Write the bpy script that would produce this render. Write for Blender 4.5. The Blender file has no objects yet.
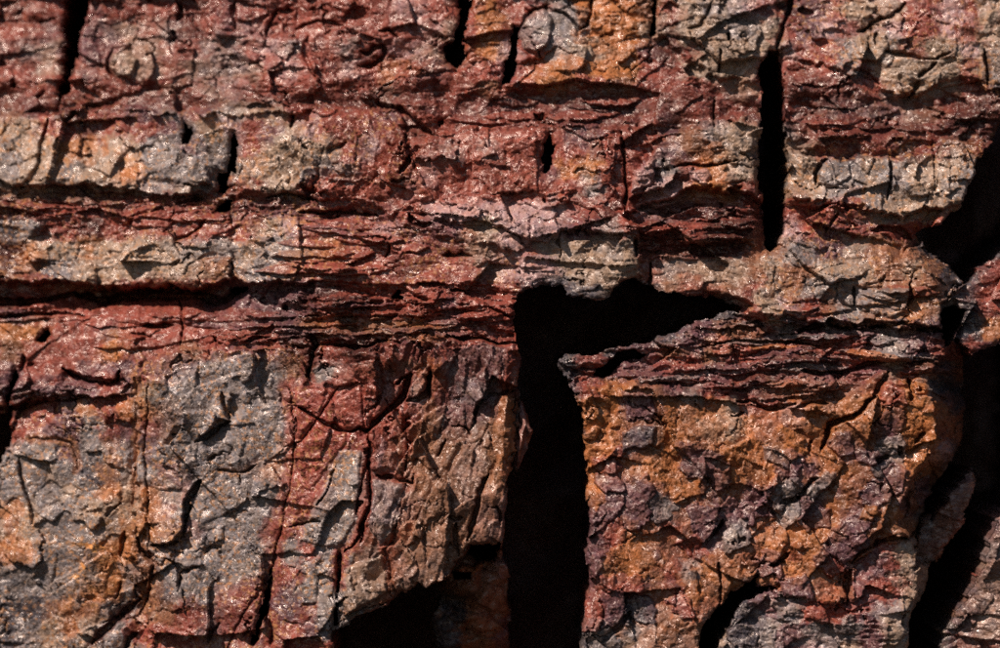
import bpy, math, random
import numpy as np
from mathutils import Vector

# ------------------------------------------------------------------ camera, sky, sun, exposure
S = 0.001                       # one measured unit on the rock face = 1 mm
CU, CV = 500.0, 324.0           # centre of the face
LENS = 135.0
DIST = 1000.0 * S * LENS / 36.0  # the 1 m wide face fills the frame

scene = bpy.context.scene
col = scene.collection
cam_d = bpy.data.cameras.new("camera")
cam_d.lens = LENS
cam_d.sensor_width = 36.0
cam_d.clip_start = 0.05
cam_d.clip_end = 200.0
cam_d.dof.use_dof = True
cam_d.dof.focus_distance = DIST - 0.005
cam_d.dof.aperture_fstop = 1.5
cam = bpy.data.objects.new("camera", cam_d)
cam.location = (0.0, -DIST, 0.0)
cam.rotation_euler = (math.radians(90), 0, 0)
col.objects.link(cam)
scene.camera = cam

SUN_DIR = Vector((-0.50, -0.52, 0.74)).normalized()      # towards the sun: left, in front, above
world = bpy.data.worlds.new("World")
scene.world = world
world.use_nodes = True
wn = world.node_tree
wn.nodes.clear()
sky = wn.nodes.new("ShaderNodeTexSky")
sky.sky_type = 'NISHITA'
sky.sun_disc = False
sky.sun_elevation = math.asin(SUN_DIR.z)
sky.sun_rotation = math.atan2(SUN_DIR.x, SUN_DIR.y)
bg = wn.nodes.new("ShaderNodeBackground")
bg.inputs[1].default_value = 0.05
wo = wn.nodes.new("ShaderNodeOutputWorld")
wn.links.new(sky.outputs[0], bg.inputs[0])
wn.links.new(bg.outputs[0], wo.inputs[0])

sun_d = bpy.data.lights.new("sun", 'SUN')
sun_d.energy = 5.0
sun_d.angle = math.radians(0.5)
sun_d.color = (1.0, 0.90, 0.825)
sun = bpy.data.objects.new("sun", sun_d)
sun.rotation_euler = SUN_DIR.to_track_quat('Z', 'Y').to_euler()
sun.location = SUN_DIR * 5
col.objects.link(sun)

scene.view_settings.view_transform = 'Standard'
scene.view_settings.look = 'None'
scene.view_settings.gamma = 1.0
scene.view_settings.exposure = 0.34
scene.view_settings.use_curve_mapping = False
scene.cycles.use_denoising = False
scene.cycles.caustics_reflective = False
scene.cycles.caustics_refractive = False
scene.cycles.sample_clamp_indirect = 0.6
scene.cycles.max_bounces = 4

# ------------------------------------------------------------------ numeric helpers
F = np.float32
random.seed(7)


def axis(lo, hi, step, outer, grow=1.16):
    a = np.arange(lo, hi + step, step)
    def tail(n):
        out, s, t = [], step, 0.0
        while t < n:
            s = min(s * grow, 9.0 if t < 200 else 30.0)
            t += s
            out.append(t)
        return np.array(out)
    t = tail(outer)
    return np.concatenate([(lo - t)[::-1], a, a[-1] + t]).astype(F)


ug = axis(-26, 1026, 1.0, 700)
vg = axis(-22, 670, 1.0, 950)
U, V = np.meshgrid(ug, vg)                 # rows follow v (downwards), columns follow u
U = U.astype(F); V = V.astype(F)
NV, NU = U.shape


def smooth(a, b, x):
    t = np.clip((x - a) / (b - a), 0, 1)
    return t * t * (3 - 2 * t)


_tab = {}
def perlin(x, y, seed):
    if seed not in _tab:
        r = np.random.RandomState(seed * 7 + 13)
        a = r.rand(128, 128) * 2 * np.pi
        _tab[seed] = (np.cos(a).astype(F), np.sin(a).astype(F))
    gx, gy = _tab[seed]
    xi = np.floor(x).astype(np.int32); yi = np.floor(y).astype(np.int32)
    xf = (x - xi).astype(F); yf = (y - yi).astype(F)
    u = xf * xf * xf * (xf * (xf * 6 - 15) + 10)
    v = yf * yf * yf * (yf * (yf * 6 - 15) + 10)
    x0 = xi & 127; x1 = (xi + 1) & 127; y0 = yi & 127; y1 = (yi + 1) & 127
    n00 = gx[x0, y0] * xf + gy[x0, y0] * yf
    n10 = gx[x1, y0] * (xf - 1) + gy[x1, y0] * yf
    n01 = gx[x0, y1] * xf + gy[x0, y1] * (yf - 1)
    n11 = gx[x1, y1] * (xf - 1) + gy[x1, y1] * (yf - 1)
    a = n00 + u * (n10 - n00); b = n01 + u * (n11 - n01)
    return (a + v * (b - a)) * F(1.5)


def fbm(x, y, size, octv, seed, gain=0.5, ridged=False):
    s = np.zeros_like(x); amp = 1.0; f = 1.0 / size; tot = 0
    for o in range(octv):
        n = perlin(x * F(f) + F(o * 17.3), y * F(f) - F(o * 9.1), seed + o)
        if ridged:
            n = F(1) - np.abs(n) * F(2)
        s += n * F(amp); tot += amp
        amp *= gain; f *= 2.03
    return s / F(tot)


def cells(x, y, size, seed, jit=0.9):
    """nearest cell: returns id, centre, edge distance (F2-F1)"""
    r = np.random.RandomState(seed)
    jx = (r.rand(64, 64).astype(F) - F(.5)) * F(jit); jy = (r.rand(64, 64).astype(F) - F(.5)) * F(jit)
    X = x / F(size); Y = y / F(size)
    xi = np.floor(X).astype(np.int32); yi = np.floor(Y).astype(np.int32)
    d1 = np.full_like(X, 1e9); d2 = np.full_like(X, 1e9)
    cx = np.zeros_like(X); cy = np.zeros_like(X); cid = np.zeros(X.shape, np.int32)
    for dy in (-1, 0, 1):
        for dx in (-1, 0, 1):
            ci = xi + dx; cj = yi + dy
            px = ci + F(.5) + jx[ci & 63, cj & 63]; py = cj + F(.5) + jy[ci & 63, cj & 63]
            d = (X - px) ** 2 + (Y - py) ** 2
            near = d < d1
            d2 = np.where(near, d1, np.minimum(d2, d))
            d1 = np.where(near, d, d1)
            cx = np.where(near, px, cx); cy = np.where(near, py, cy)
            cid = np.where(near, (ci + 512) * 2048 + (cj + 512), cid)
    return cid, cx * F(size), cy * F(size), (np.sqrt(d2) - np.sqrt(d1)) * F(size)


def facets(x, y, size, seed, tilt=0.5, curv=0.6, sign=1):
    """chiselled planes: upper (or lower) envelope of randomly tilted planes"""
    r = np.random.RandomState(seed)
    jx = (r.rand(64, 64).astype(F) - F(.5)); jy = (r.rand(64, 64).astype(F) - F(.5))
    ga = (r.rand(64, 64).astype(F) - F(.5)) * F(2 * tilt); gb = (r.rand(64, 64).astype(F) - F(.5)) * F(2 * tilt)
    X = x / F(size); Y = y / F(size)
    xi = np.floor(X).astype(np.int32); yi = np.floor(Y).astype(np.int32)
    best = np.full_like(X, -1e9)
    for dy in (-1, 0, 1):
        for dx in (-1, 0, 1):
            ci = xi + dx; cj = yi + dy; k = (ci & 63, cj & 63)
            ex = X - (ci + F(.5) + jx[k]); ey = Y - (cj + F(.5) + jy[k])
            h = ga[k] * ex + gb[k] * ey - F(curv) * (ex * ex + ey * ey)
            best = np.maximum(best, h)
    return best * F(size * sign)


def terrace(n, levels, w):
    x = n * levels
    f = np.floor(x)
    return (f + smooth(0.5 - w, 0.5 + w, x - f)) / levels


def window(pts, m):
    p = np.array(pts, F)
    i0, i1 = np.searchsorted(ug, [p[:, 0].min() - m, p[:, 0].max() + m])
    j0, j1 = np.searchsorted(vg, [p[:, 1].min() - m, p[:, 1].max() + m])
    return slice(max(j0 - 1, 0), j1 + 1), slice(max(i0 - 1, 0), i1 + 1)


def seg_dist(pts, x, y, closed):
    p = [np.array(q, F) for q in pts]
    n = len(p)
    best = np.full_like(x, 1e9); side = np.zeros_like(x); arc = np.zeros_like(x)
    run = 0.0
    inside = np.zeros(x.shape, bool)
    for i in range(n if closed else n - 1):
        a, b = p[i], p[(i + 1) % n]
        ab = b - a
        L2 = float(ab @ ab) + 1e-9
        t = np.clip(((x - a[0]) * ab[0] + (y - a[1]) * ab[1]) / L2, 0, 1)
        dx = x - (a[0] + t * ab[0]); dy = y - (a[1] + t * ab[1])
        d = dx * dx + dy * dy
        m = d < best
        best = np.where(m, d, best)
        if closed:
            c = ((a[1] > y) != (b[1] > y))
            if ab[1] != 0:
                inside ^= c & (x < a[0] + (y - a[1]) * ab[0] / ab[1])
        else:
            side = np.where(m, ab[0] * dy - ab[1] * dx, side)
            arc = np.where(m, run + t * math.sqrt(L2), arc)
        run += math.sqrt(L2)
    d = np.sqrt(best)
    if closed:
        return np.where(inside, d, -d)
    return d, side, arc / run


# shared warps: every outline follows these, so no edge is straight
W1u = fbm(U, V, 34, 4, 11); W1v = fbm(U, V, 34, 4, 21)
W2u = fbm(U, V, 9, 3, 31); W2v = fbm(U, V, 9, 3, 41)


def warp(sl, a, b):
    return (U[sl] + W1u[sl] * F(a) + W2u[sl] * F(b), V[sl] + W1v[sl] * F(a) + W2v[sl] * F(b))


def poly_sdf(pts, m=30, a=5, b=3):
    sl = window(pts, m + 12)
    x, y = warp(sl, a, b)
    return sl, seg_dist(pts, x, y, True)


def soft_mask(pts, soft, a=12, b=4):
    M = np.zeros_like(U)
    sl, d = poly_sdf(pts, soft + 5, a, b)
    M[sl] = smooth(-soft, soft, d)
    return M


# ------------------------------------------------------------------ measured layout of the face
BIG = 2000
voids = [
    # wedge cracks of the top bed
    [(63, -300), (88, -300), (87, 2), (84, 18), (80, 35), (77, 55), (75, 65), (70, 80), (66, 95), (58, 111), (60, 95), (61, 80), (60, 70), (63, 55), (66, 45), (64, 30), (65, 15)],
    [(459, -300), (472, -300), (471, -5), (468, 20), (464, 40), (465, 55), (461, 63), (457, 73), (450, 66), (444, 62), (446, 48), (454, 36), (459, 20)],
    [(514, 26), (519, 26), (517, 50), (514, 66), (509, 82), (501, 88), (505, 75), (509, 60), (511, 45)],
    [(652, -60), (661, -60), (658, 20), (656, 34), (651, 34), (652, 15)],
    # tall slot at the right
    [(769, 50), (779, 49), (784, 85), (785, 120), (787, 150), (787, 185), (788, 200), (785, 225), (780, 247), (772, 254), (766, 251), (765, 235), (766, 225), (764, 200), (760, 180), (757, 165), (760, 140), (762, 110), (763, 90), (760, 65)],
    # T shaped cavity and gap between the big blocks
    [(517, 296), (525, 288), (540, 289), (555, 288), (562, 285), (568, 295), (580, 296), (595, 301), (605, 299), (615, 290), (625, 283), (632, 280), (640, 281), (652, 283), (662, 290), (672, 293), (690, 296), (705, 296), (722, 300), (735, 304), (745, 308), (738, 314), (726, 311), (715, 315), (700, 319), (685, 325), (675, 332), (660, 336), (651, 345), (635, 346), (620, 347), (605, 351), (592, 354), (580, 353), (568, 351), (562, 355), (562, 364), (566, 375), (572, 390), (580, 405), (583, 430), (585, 455), (588, 470), (586, 500), (590, 520), (592, 526), (588, 540), (585, 560), (587, 590), (584, 610), (581, 635), (582, 950), (508, 950), (509, 600), (507, 580), (501, 560), (503, 540), (504, 515), (505, 490), (510, 470), (517, 450), (519, 425), (520, 402), (517, 385), (518, 370), (519, 350), (516, 340), (515, 320), (513, 305)],
    [(615, 354), (625, 350), (638, 351), (646, 354), (640, 359), (624, 361), (617, 367), (610, 374), (602, 378), (592, 377), (596, 371), (604, 367)],
    # hollow under the middle block
    [(331, 950), (333, 650), (335, 628), (352, 620), (370, 612), (392, 600), (402, 592), (412, 586), (425, 585), (434, 589), (441, 602), (433, 618), (436, 635), (434, 950)],
    [(473, 546), (500, 543), (496, 554), (487, 566), (477, 565), (470, 562), (462, 562)],
    [(450, 574), (472, 574), (470, 584), (452, 584)],
    # right hand notch and slots
    [(1060, 90), (1004, 122), (992, 140), (978, 160), (968, 180), (962, 205), (952, 215), (940, 226), (918, 232), (922, 244), (932, 256), (946, 262), (958, 268), (966, 281), (972, 278), (980, 270), (992, 262), (1006, 250), (1060, 200)],
    [(944, 308), (955, 305), (966, 310), (962, 325), (955, 335), (953, 346), (946, 349), (943, 335), (945, 320)],
    [(976, 352), (990, 346), (1050, 338), (1050, 500), (1004, 520), (992, 535), (985, 560), (975, 585), (970, 600), (960, 612), (945, 635), (936, 660), (920, 950), (890, 950), (906, 650), (912, 625), (922, 600), (934, 580), (943, 560), (955, 548), (966, 525), (976, 500), (981, 478), (977, 470), (964, 482), (950, 500), (936, 522), (930, 512), (934, 500), (948, 480), (962, 460), (970, 445), (975, 420), (974, 385)],
    # diagonal crack low in the rusty block
    [(690, 950), (697, 650), (702, 630), (708, 615), (718, 605), (728, 595), (735, 588), (750, 582), (756, 575), (754, 587), (776, 588), (760, 592), (745, 600), (735, 612), (728, 628), (720, 640), (717, 650), (716, 950)],
    # left edge
    [(9, 386), (11, 420), (6, 447), (2, 462), (-20, 480), (-300, 500), (-300, 430), (-10, 420), (3, 413), (7, 392)],
    [(16, 370), (18, 378), (12, 389), (8, 390), (10, 378)],
    [(40, 336), (48, 329), (50, 335), (44, 341), (37, 341)],
    # small cracks
    [(235, 133), (238, 140), (238, 160), (240, 172), (236, 179), (231, 174), (227, 186), (223, 191), (218, 190), (217, 176), (215, 169), (226, 172), (229, 155)],
    [(213, 214), (218, 205), (228, 200), (232, 200), (231, 211)],
    [(549, 133), (552, 140), (550, 160), (548, 174), (543, 174), (544, 155), (546, 140)],
    [(183, 112), (189, 125), (192, 132), (190, 144), (185, 144), (184, 128)],
    [(270, 566), (274, 564), (272, 590), (268, 608), (262, 624), (254, 642), (257, 625), (263, 605), (267, 585)],
    [(339, 552), (342, 570), (341, 590), (339, 624), (333, 626), (335, 600), (337, 580)],
    [(228, 287), (247, 286), (251, 289), (244, 293), (230, 295)],
    [(389, 297), (398, 288), (404, 291), (400, 295), (410, 298), (419, 303), (398, 302)],
]

# blocks: outline painted in this order (later ones on top), mean depth, slope across and down, label
blocks = [
    ("A1", [(-BIG, -BIG), (74, -BIG), (74, 60), (60, 112), (30, 116), (-BIG, 118)], 2, 0, 0.02, "rock_block", "dark red rock at the top left corner, left of the black wedge crack"),
    ("A2", [(74, -BIG), (463, -BIG), (463, 40), (456, 74), (458, 96), (380, 112), (240, 100), (190, 116), (110, 106), (60, 112), (74, 60)], 4, 0, 0.02, "rock_block", "wide red blotched rock between the two black wedge cracks along the top edge"),
    ("A3", [(463, -BIG), (512, -BIG), (512, 50), (502, 87), (458, 96), (456, 74), (463, 40)], 6, 0, 0, "rock_block", "narrow rusty red pillar between the two cracks at the top centre"),
    ("A4", [(512, -BIG), (656, -BIG), (654, 34), (640, 75), (625, 88), (560, 85), (502, 90), (512, 50)], 7, 0, 0, "rock_block", "ochre block with a round grey nodule under an arched crack"),
    ("A5", [(656, -BIG), (788, -BIG), (776, 50), (762, 66), (755, 82), (715, 76), (690, 58), (654, 34)], 12, 0, 0.03, "rock_block", "grey and tan block left of the tall black slot, by the top edge"),
    ("A6", [(788, -BIG), (BIG + 800, -BIG), (BIG + 800, 90), (1010, 95), (960, 82), (900, 98), (860, 72), (800, 62), (776, 50)], 8, 0, 0.02, "rock_block", "tan and pink knobbly rock at the top right corner"),
    ("S1", [(458, 96), (502, 88), (560, 85), (625, 88), (640, 75), (654, 34), (690, 58), (715, 76), (755, 82), (763, 92), (763, 116), (700, 122), (660, 138), (625, 128), (560, 128), (458, 132), (405, 135), (380, 112)], 4, 0, 0, "shale_band", "crumbly maroon band below the ochre block at the top"),
    ("S2", [(784, 60), (860, 72), (900, 98), (960, 82), (1010, 95), (BIG + 800, 100), (BIG + 800, 150), (1000, 138), (970, 148), (950, 138), (900, 158), (840, 160), (786, 150)], 2, 0, 0, "shale_band", "dark maroon crumbly band right of the tall black slot"),
    ("B1", [(-BIG, 118), (30, 116), (52, 124), (44, 150), (41, 170), (20, 188), (-BIG, 190)], 12, 0, 0.02, "rock_block", "pale grey block at the left edge beside the thin curved seam"),
    ("B2", [(52, 124), (60, 112), (110, 106), (188, 116), (188, 145), (200, 160), (216, 172), (218, 190), (150, 198), (60, 186), (41, 175), (44, 150)], 16, 0, 0.02, "rock_block", "large pale grey and orange speckled block in the upper left bed"),
    ("B3", [(188, 116), (240, 100), (236, 135), (232, 170), (218, 190), (216, 172), (200, 160), (188, 145)], 13, 0, 0, "rock_block", "small wedge of pale rock caught between two short cracks"),
    ("B4", [(240, 100), (380, 112), (405, 135), (402, 170), (330, 178), (290, 192), (232, 196), (218, 190), (232, 170), (236, 135)], 13, 0, 0.02, "rock_block", "pale pinkish grey block right of the forked black crack"),
    ("B5", [(405, 135), (458, 132), (547, 128), (547, 176), (546, 198), (480, 205), (400, 212), (330, 200), (290, 192), (330, 178), (402, 170)], 14, 0, 0, "rock_block", "smooth brick red block left of the short vertical crack"),
    ("B6", [(547, 128), (625, 128), (625, 208), (560, 205), (546, 198), (547, 176)], 13, 0, 0, "rock_block", "square red block with ochre patch right of the short vertical crack"),
    ("B7", [(625, 128), (660, 138), (700, 122), (763, 116), (762, 150), (764, 200), (700, 188), (670, 200), (625, 212)], 14, 0, 0, "rock_block", "tan topped broken block just left of the tall black slot"),
    ("B8", [(786, 150), (840, 160), (900, 158), (950, 138), (970, 148), (1000, 138), (1030, 130), (980, 170), (962, 205), (900, 218), (850, 206), (786, 200)], 18, 0, 0.02, "rock_block", "pale speckled tan block beside the black notch at the right"),
    ("C1", [(-BIG, 190), (20, 188), (60, 186), (150, 198), (218, 190), (232, 196), (232, 282), (200, 290), (120, 288), (70, 284), (-BIG, 292)], 12, 0, 0.05, "rock_bed", "pale and orange bed overhanging the long black gap at the left"),
    ("C2", [(232, 196), (290, 192), (330, 200), (400, 212), (420, 228), (517, 255), (517, 292), (470, 286), (330, 284), (232, 282)], 9, 0, 0.0, "rock_bed", "rough reddish bed above the finely layered ledge at centre left"),
    ("C3", [(400, 212), (480, 205), (546, 198), (625, 208), (640, 225), (640, 284), (560, 290), (517, 294), (517, 255), (420, 228)], 14, 0, 0.02, "rock_bed", "pale pink crusted bed above the black cavity"),
    ("C4", [(625, 212), (670, 200), (700, 188), (764, 200), (768, 252), (755, 300), (690, 296), (640, 284), (640, 225)], -5, 0, 0.18, "rock_bed", "dark maroon and ochre bed directly above the right arm of the cavity"),
    ("C5", [(786, 200), (850, 206), (900, 218), (962, 205), (930, 240), (966, 280), (966, 320), (945, 332), (880, 326), (820, 324), (745, 312), (755, 300), (768, 252)], 10, 0, 0.04, "rock_bed", "grey brown rounded bed right of the cavity, under the pale block"),
    ("D1", [(-BIG, 292), (70, 284), (120, 288), (200, 290), (232, 282), (320, 284), (310, 310), (270, 335), (215, 344), (190, 350), (150, 368), (120, 384), (60, 392), (-BIG, 396)], -3, 0, 0.15, "rock_ledge", "smooth reddish sloping shelf under the long black gap at the left"),
    ("D2", [(320, 284), (330, 284), (470, 286), (517, 290), (518, 342), (440, 336), (400, 346), (310, 350), (215, 347), (215, 342), (270, 335), (310, 310)], 8, 0, 0.05, "rock_ledge", "finely layered red ledge ending at the left side of the black gap"),
    ("E1", [(-BIG, 396), (60, 392), (120, 384), (142, 372), (140, 460), (136, 520), (130, 550), (150, 570), (150, BIG), (-BIG, BIG)], 6, 0.04, 0, "rock_block", "grey block with orange lichen coloured specks in the bottom left corner"),
    ("E2", [(142, 372), (160, 354), (215, 348), (288, 350), (292, 400), (295, 445), (288, 495), (281, 525), (272, 570), (262, 624), (250, 670), (240, BIG), (150, BIG), (150, 570), (130, 550), (136, 520), (140, 460)], 20, 0, 0, "rock_block", "large speckled grey block with a curved crack, lower left"),
    ("E3", [(288, 350), (310, 348), (345, 350), (366, 380), (370, 430), (370, 480), (360, 530), (342, 556), (338, 620), (332, 660), (332, BIG), (240, BIG), (262, 624), (272, 570), (281, 525), (288, 495), (295, 445), (292, 400)], 21, 0, 0, "rock_block", "brick red and grey block laced with thin dark cracks"),
    ("E4", [(345, 350), (400, 344), (440, 336), (520, 342), (520, 450), (508, 470), (502, 560), (470, 548), (450, 580), (412, 586), (335, 628), (338, 620), (342, 556), (360, 530), (370, 480), (370, 430), (366, 380)], 22, 0, 0, "rock_block", "brown ribbed block forming the left wall of the black gap"),
    ("E5", [(412, 586), (450, 580), (470, 548), (502, 550), (512, 570), (512, BIG), (430, BIG)], -58, 0, 0, "rubble", "broken shadowed rubble under the brown ribbed block"),
    ("F1", [(560, 340), (650, 345), (690, 322), (726, 311), (745, 312), (820, 324), (880, 326), (945, 332), (960, 340), (975, 352), (975, 395), (925, 392), (880, 372), (850, 398), (790, 404), (740, 402), (700, 392), (640, 385), (575, 392)], 2, 0, 0.16, "rock_ledge", "thinly layered dark violet ledge on top of the rusty orange block"),
    ("F2", [(575, 392), (640, 385), (700, 392), (740, 402), (790, 404), (850, 398), (880, 372), (925, 392), (975, 395), (978, 440), (935, 522), (905, 540), (880, 541), (855, 565), (848, 600), (790, 592), (752, 586), (716, 612), (706, 660), (700, BIG), (575, BIG)], 20, 0, 0, "rock_block", "rusty orange block crusted with violet flakes right of the black gap"),
    ("F3", [(706, 660), (716, 612), (752, 586), (790, 592), (848, 600), (848, 640), (842, BIG), (700, BIG)], 18, 0, 0, "rock_block", "violet grey block below the diagonal black crack at the bottom"),
    ("F4", [(848, 600), (855, 565), (880, 541), (905, 540), (935, 522), (945, 540), (925, 600), (900, BIG), (842, BIG), (848, 640)], 10, -0.1, 0, "rock_block", "tan corner block at the foot of the rusty block, bottom right"),
    ("G1", [(945, 300), (966, 281), (1006, 240), (BIG + 800, 150), (BIG + 800, 370), (990, 346), (975, 352), (960, 340), (945, 332)], -14, 0.1, 0, "rock_fragment", "broken reddish lump wedged at the right edge beside the small black hole"),
    ("G2", [(985, 460), (976, 500), (966, 525), (950, 555), (915, 570), (925, 520), (950, 495), (975, 470)], -44, 0, 0, "rock_fragment", "thin lit sliver of rock inside the black gap at the lower right"),
    ("G3", [(1006, 505), (BIG + 800, 480), (BIG + 800, BIG), (900, BIG), (930, 655), (965, 600), (992, 535)], -10, 0.1, 0, "rock_fragment", "pinkish tan wedge in the bottom right corner beyond the black gap"),
]

# mineral colour of the face, with shade painted in (shadowed areas lettered dark), one letter for each 20 x 20 mm
CMAP = """
drrrvrrrrd rvrrrrrrrr prrrorrggo oobrtggprd vrtttrrprt
rrvdvgtrgd rvprrrrrrr rptrorvggo ootdttggtr vprtprrprt
rgtvvvttrr ggrpgrrgrv ptrroprggt oovdrttttp rrgtgrttpt
rrtrvrttrt ggtrprrpro rvrrrvrobo oorrttttrr rrgrttttrt
rrrrrrrrtr tprrrrrrrt rvrrbrrobr bbrrrrttrd drdrttttrd
bvrdrrvvgr vgttrrrrrv rrrrrvrrvv drrdrrrrkr rgvgptbrdd
ttrrdrrrvg tprvtprrrr drrrrrrrvv rrrvbgttkg rrrrrbrddd
gttoottggv ggrttttrpr rrgrgrrrrv rrrvbbttkt trdrrdrtor
gttgttoggg ggtttgggrr rprrrrrvoo rrvgrottkt tggtgtttgt
tttttttggt grrttrrrrr prrrrrrrrg rrppbobrkt tggtgttggt
rrrrrrrrrr rdrvvvrvvv rppppppprr drppvvvrkr rrrgtttttb
kgrrdrrrrr rrrtprrrrp dvvbtpppvv grrrrddddp rvrvrrrrkk
dottottttg ggtggtorrr rrdttprttt gtrbdddbbg gvtbbbkkkk
dbkgtttttt bbggbrrrrr drrrtppptt ttrgtttbtb btttbtbkkr
drrbbbrrrr rvvvvvdrrr rrrrrrkkkk tbkbrrbrtb ggggbbbgkr
drrrrrrrrr vvvvvdrdrr rrvrrrkkkk kkkkkkkrtp rbgbbobgkr
oorrrvrrrr rrrrvbobbb oobrrrkkkk kkkkvvbbvg vgvvgvvvko
brrrrorrrb rrvrddrddr vvrrrrkkkr kvvbvbrrdr drrvgvvrrv
vrrrvvvrrv ggggbrgrrb toprrrkkkr vvvrrvvrvv vvrrtrbkbk
vdvvvrvtgg gggggrrrrr tbrpprkkkr oobvgrrvbo bbborogkkk
drrvoroobg gggggrrrrr rbrrrbkkko ovvobotrrp obobooovkk
rrvvgrvrbg gggggobrrr rbrrbbkkko ovkobttovo bobovoorkk
gggvgbgvgg ggggobrrrr rbbpbbkkko ovbovboobo bovkgoopkk
ggtgkbggrk gggobrrggr bbopbbkkko rbookvobov vobvvoobkk
gggtgototr ggggorrggr gobppbkkko vvvoovbvvg gbvvbvvgkp
otggtttorg gggggrrgkr vobbppkkkv vvvgvvvvvg vovbovgbkp
btggggooor kggrrgggrt obobppkkkv rovrvvgvbo oovvbbgbrk
oogggoogbg gggggrgggr tbbbbrkkkv robvrvbvor ovvvrtbrrg
gggggogbgg ggtrrggggr pgbobpkkkv bobrgobbvo brvvrttbrt
ggggoogbkg grrvvggggr ggbbbbkkkv rrvvobokvv vrvrrttbkt
kkbobggbbr grvvvrgggr ggkbbbkkkr vkvgrvkkvg rrrvgttbkt
kgtotgrrrr gprprvggrr kkkbbvkkkg gggbgtkkgv gggvtgtkpt
kgtgtggrrr rrvvrrrrrk kkkbbvkkkg gtgggtkkgv pgtvttrkrr
""".split()
CM = np.array([[ord(c) for c in "".join(CMAP[i * 5:i * 5 + 5])] for i in range(33)])
PAL = {            # linear base colours of the minerals; d and k also paint shade
    'r': (0.190, 0.038, 0.025), 'd': (0.050, 0.011, 0.009), 'g': (0.168, 0.132, 0.120), 't': (0.255, 0.170, 0.120),
    'o': (0.315, 0.105, 0.032), 'p': (0.320, 0.185, 0.170), 'v': (0.105, 0.042, 0.046), 'b': (0.185, 0.072, 0.037),
    'k': (0.052, 0.044, 0.049),
}
PALA = np.zeros((128, 3), F)
for k, c in PAL.items():
    PALA[ord(k)] = c

# ------------------------------------------------------------------ relief of the face (H: towards the viewer)
LEAN = -(np.clip(420 - U, 0, 600) * F(0.16) + np.clip(340 - V, 0, 500) * F(0.22)).astype(F)
H = np.full_like(U, -8)
LAB = np.zeros(U.shape, np.int16)
for ps_ in range(2):
  for bi, (key, pts, d0, gx, gy, nm, lab) in enumerate(blocks):
    p = [(min(max(x, -900), 1900), min(max(y, -1150), 1800)) for x, y in pts]
    sl, sd = poly_sdf(p, 34, 9, 6)
    core = [q for q in p if -100 < q[0] < 1100 and -100 < q[1] < 750]
    cu = sum(q[0] for q in core) / len(core); cv = sum(q[1] for q in core) / len(core)
    h = F(d0) + (U[sl] - cu) * F(gx) + (V[sl] - cv) * F(gy)
    w = smooth(-26, -18, sd) if ps_ == 0 else smooth(-3.5, 3.5, sd)
    H[sl] = H[sl] * (1 - w) + h * w
    LAB[sl] = np.where(sd > 0, bi + 1, LAB[sl])
for _ in range(400):
    if not (LAB == 0).any():
        break
    for ax, sh in ((0, 1), (0, -1), (1, 1), (1, -1)):
        r_ = np.roll(LAB, sh, ax)
        LAB = np.where(LAB == 0, r_, LAB)
KEY = {b[0]: i + 1 for i, b in enumerate(blocks)}


def inb(*ks):
    m = np.zeros(U.shape, bool)
    for k in ks:
        m |= LAB == KEY[k]
    return m


# zones of different texture (soft)
Z_lam = np.maximum.reduce([
    soft_mask([(300, 286), (517, 286), (518, 344), (440, 338), (400, 346), (310, 350), (215, 346), (270, 330)], 7),
    soft_mask([(562, 342), (650, 345), (720, 312), (820, 326), (945, 332), (972, 395), (880, 372), (800, 400), (640, 384), (575, 390)], 7),
    soft_mask([(640, 200), (764, 205), (764, 250), (640, 262), (625, 225)], 8),
    soft_mask([(-300, 190), (60, 190), (230, 198), (410, 205), (520, 226), (410, 232), (220, 215), (-300, 232)], 7) * F(.8),
])
Z_scale = soft_mask([(580, 390), (900, 390), (940, 410), (905, 520), (850, 600), (750, 590), (700, 700), (580, 700)], 8)
Z_grain = np.maximum.reduce([soft_mask([(130, 352), (290, 352), (360, 440), (345, 700), (130, 700)], 10),
                             soft_mask([(-300, 118), (400, 112), (410, 180), (-300, 186)], 12),
                             soft_mask([(-300, 400), (140, 400), (150, 900), (-300, 900)], 10),
                             soft_mask([(786, 150), (990, 135), (960, 210), (786, 205)], 10)])
Z_rib = soft_mask([(380, 345), (520, 345), (505, 560), (420, 585), (345, 615), (365, 480)], 12)
Z_smooth = soft_mask([(-300, 315), (60, 315), (150, 300), (300, 290), (280, 325), (170, 350), (110, 384), (-300, 390)], 10)
Z_smooth = np.maximum.reduce([Z_smooth, soft_mask([(-300, 400), (136, 400), (130, 560), (100, 620), (-300, 900)], 10) * F(.55),
                              soft_mask([(296, 386), (366, 382), (366, 430), (340, 450), (312, 490), (290, 520)], 6) * F(.7),
                              soft_mask([(410, 138), (620, 132), (622, 200), (480, 203), (410, 208)], 10) * F(.45),
                              soft_mask([(590, 420), (700, 430), (690, 500), (590, 500)], 12) * F(.35),
                              soft_mask([(150, 360), (285, 360), (280, 520), (330, 560), (320, 640), (160, 560)], 12) * F(.4)])
Z_red = np.clip(1 - Z_lam - Z_scale - Z_grain - Z_rib - Z_smooth, 0, 1)

xw, yw = U + W1u * F(10), V + W1v * F(10)
# chiselled planes at three sizes
def plates(x, y, size, seed, tilt, step, sx=1.0, sy=1.0):
    """broken rock: flat, randomly tilted facets that end in sharp steps"""
    cid, cx, cy, ed = cells(x * F(sx), y * F(sy), size, seed)
    r = np.random.RandomState(seed + 77)
    T = r.rand(3, 4096).astype(F) * 2 - 1
    k = (cid * 7919 + (cid >> 11) * 104729) & 4095
    h = (x - cx / F(sx)) * T[0][k] * F(tilt) + (y - cy / F(sy)) * T[1][k] * F(tilt) + T[2][k] * F(step)
    return h, cx / F(sx), cy / F(sy)


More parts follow.
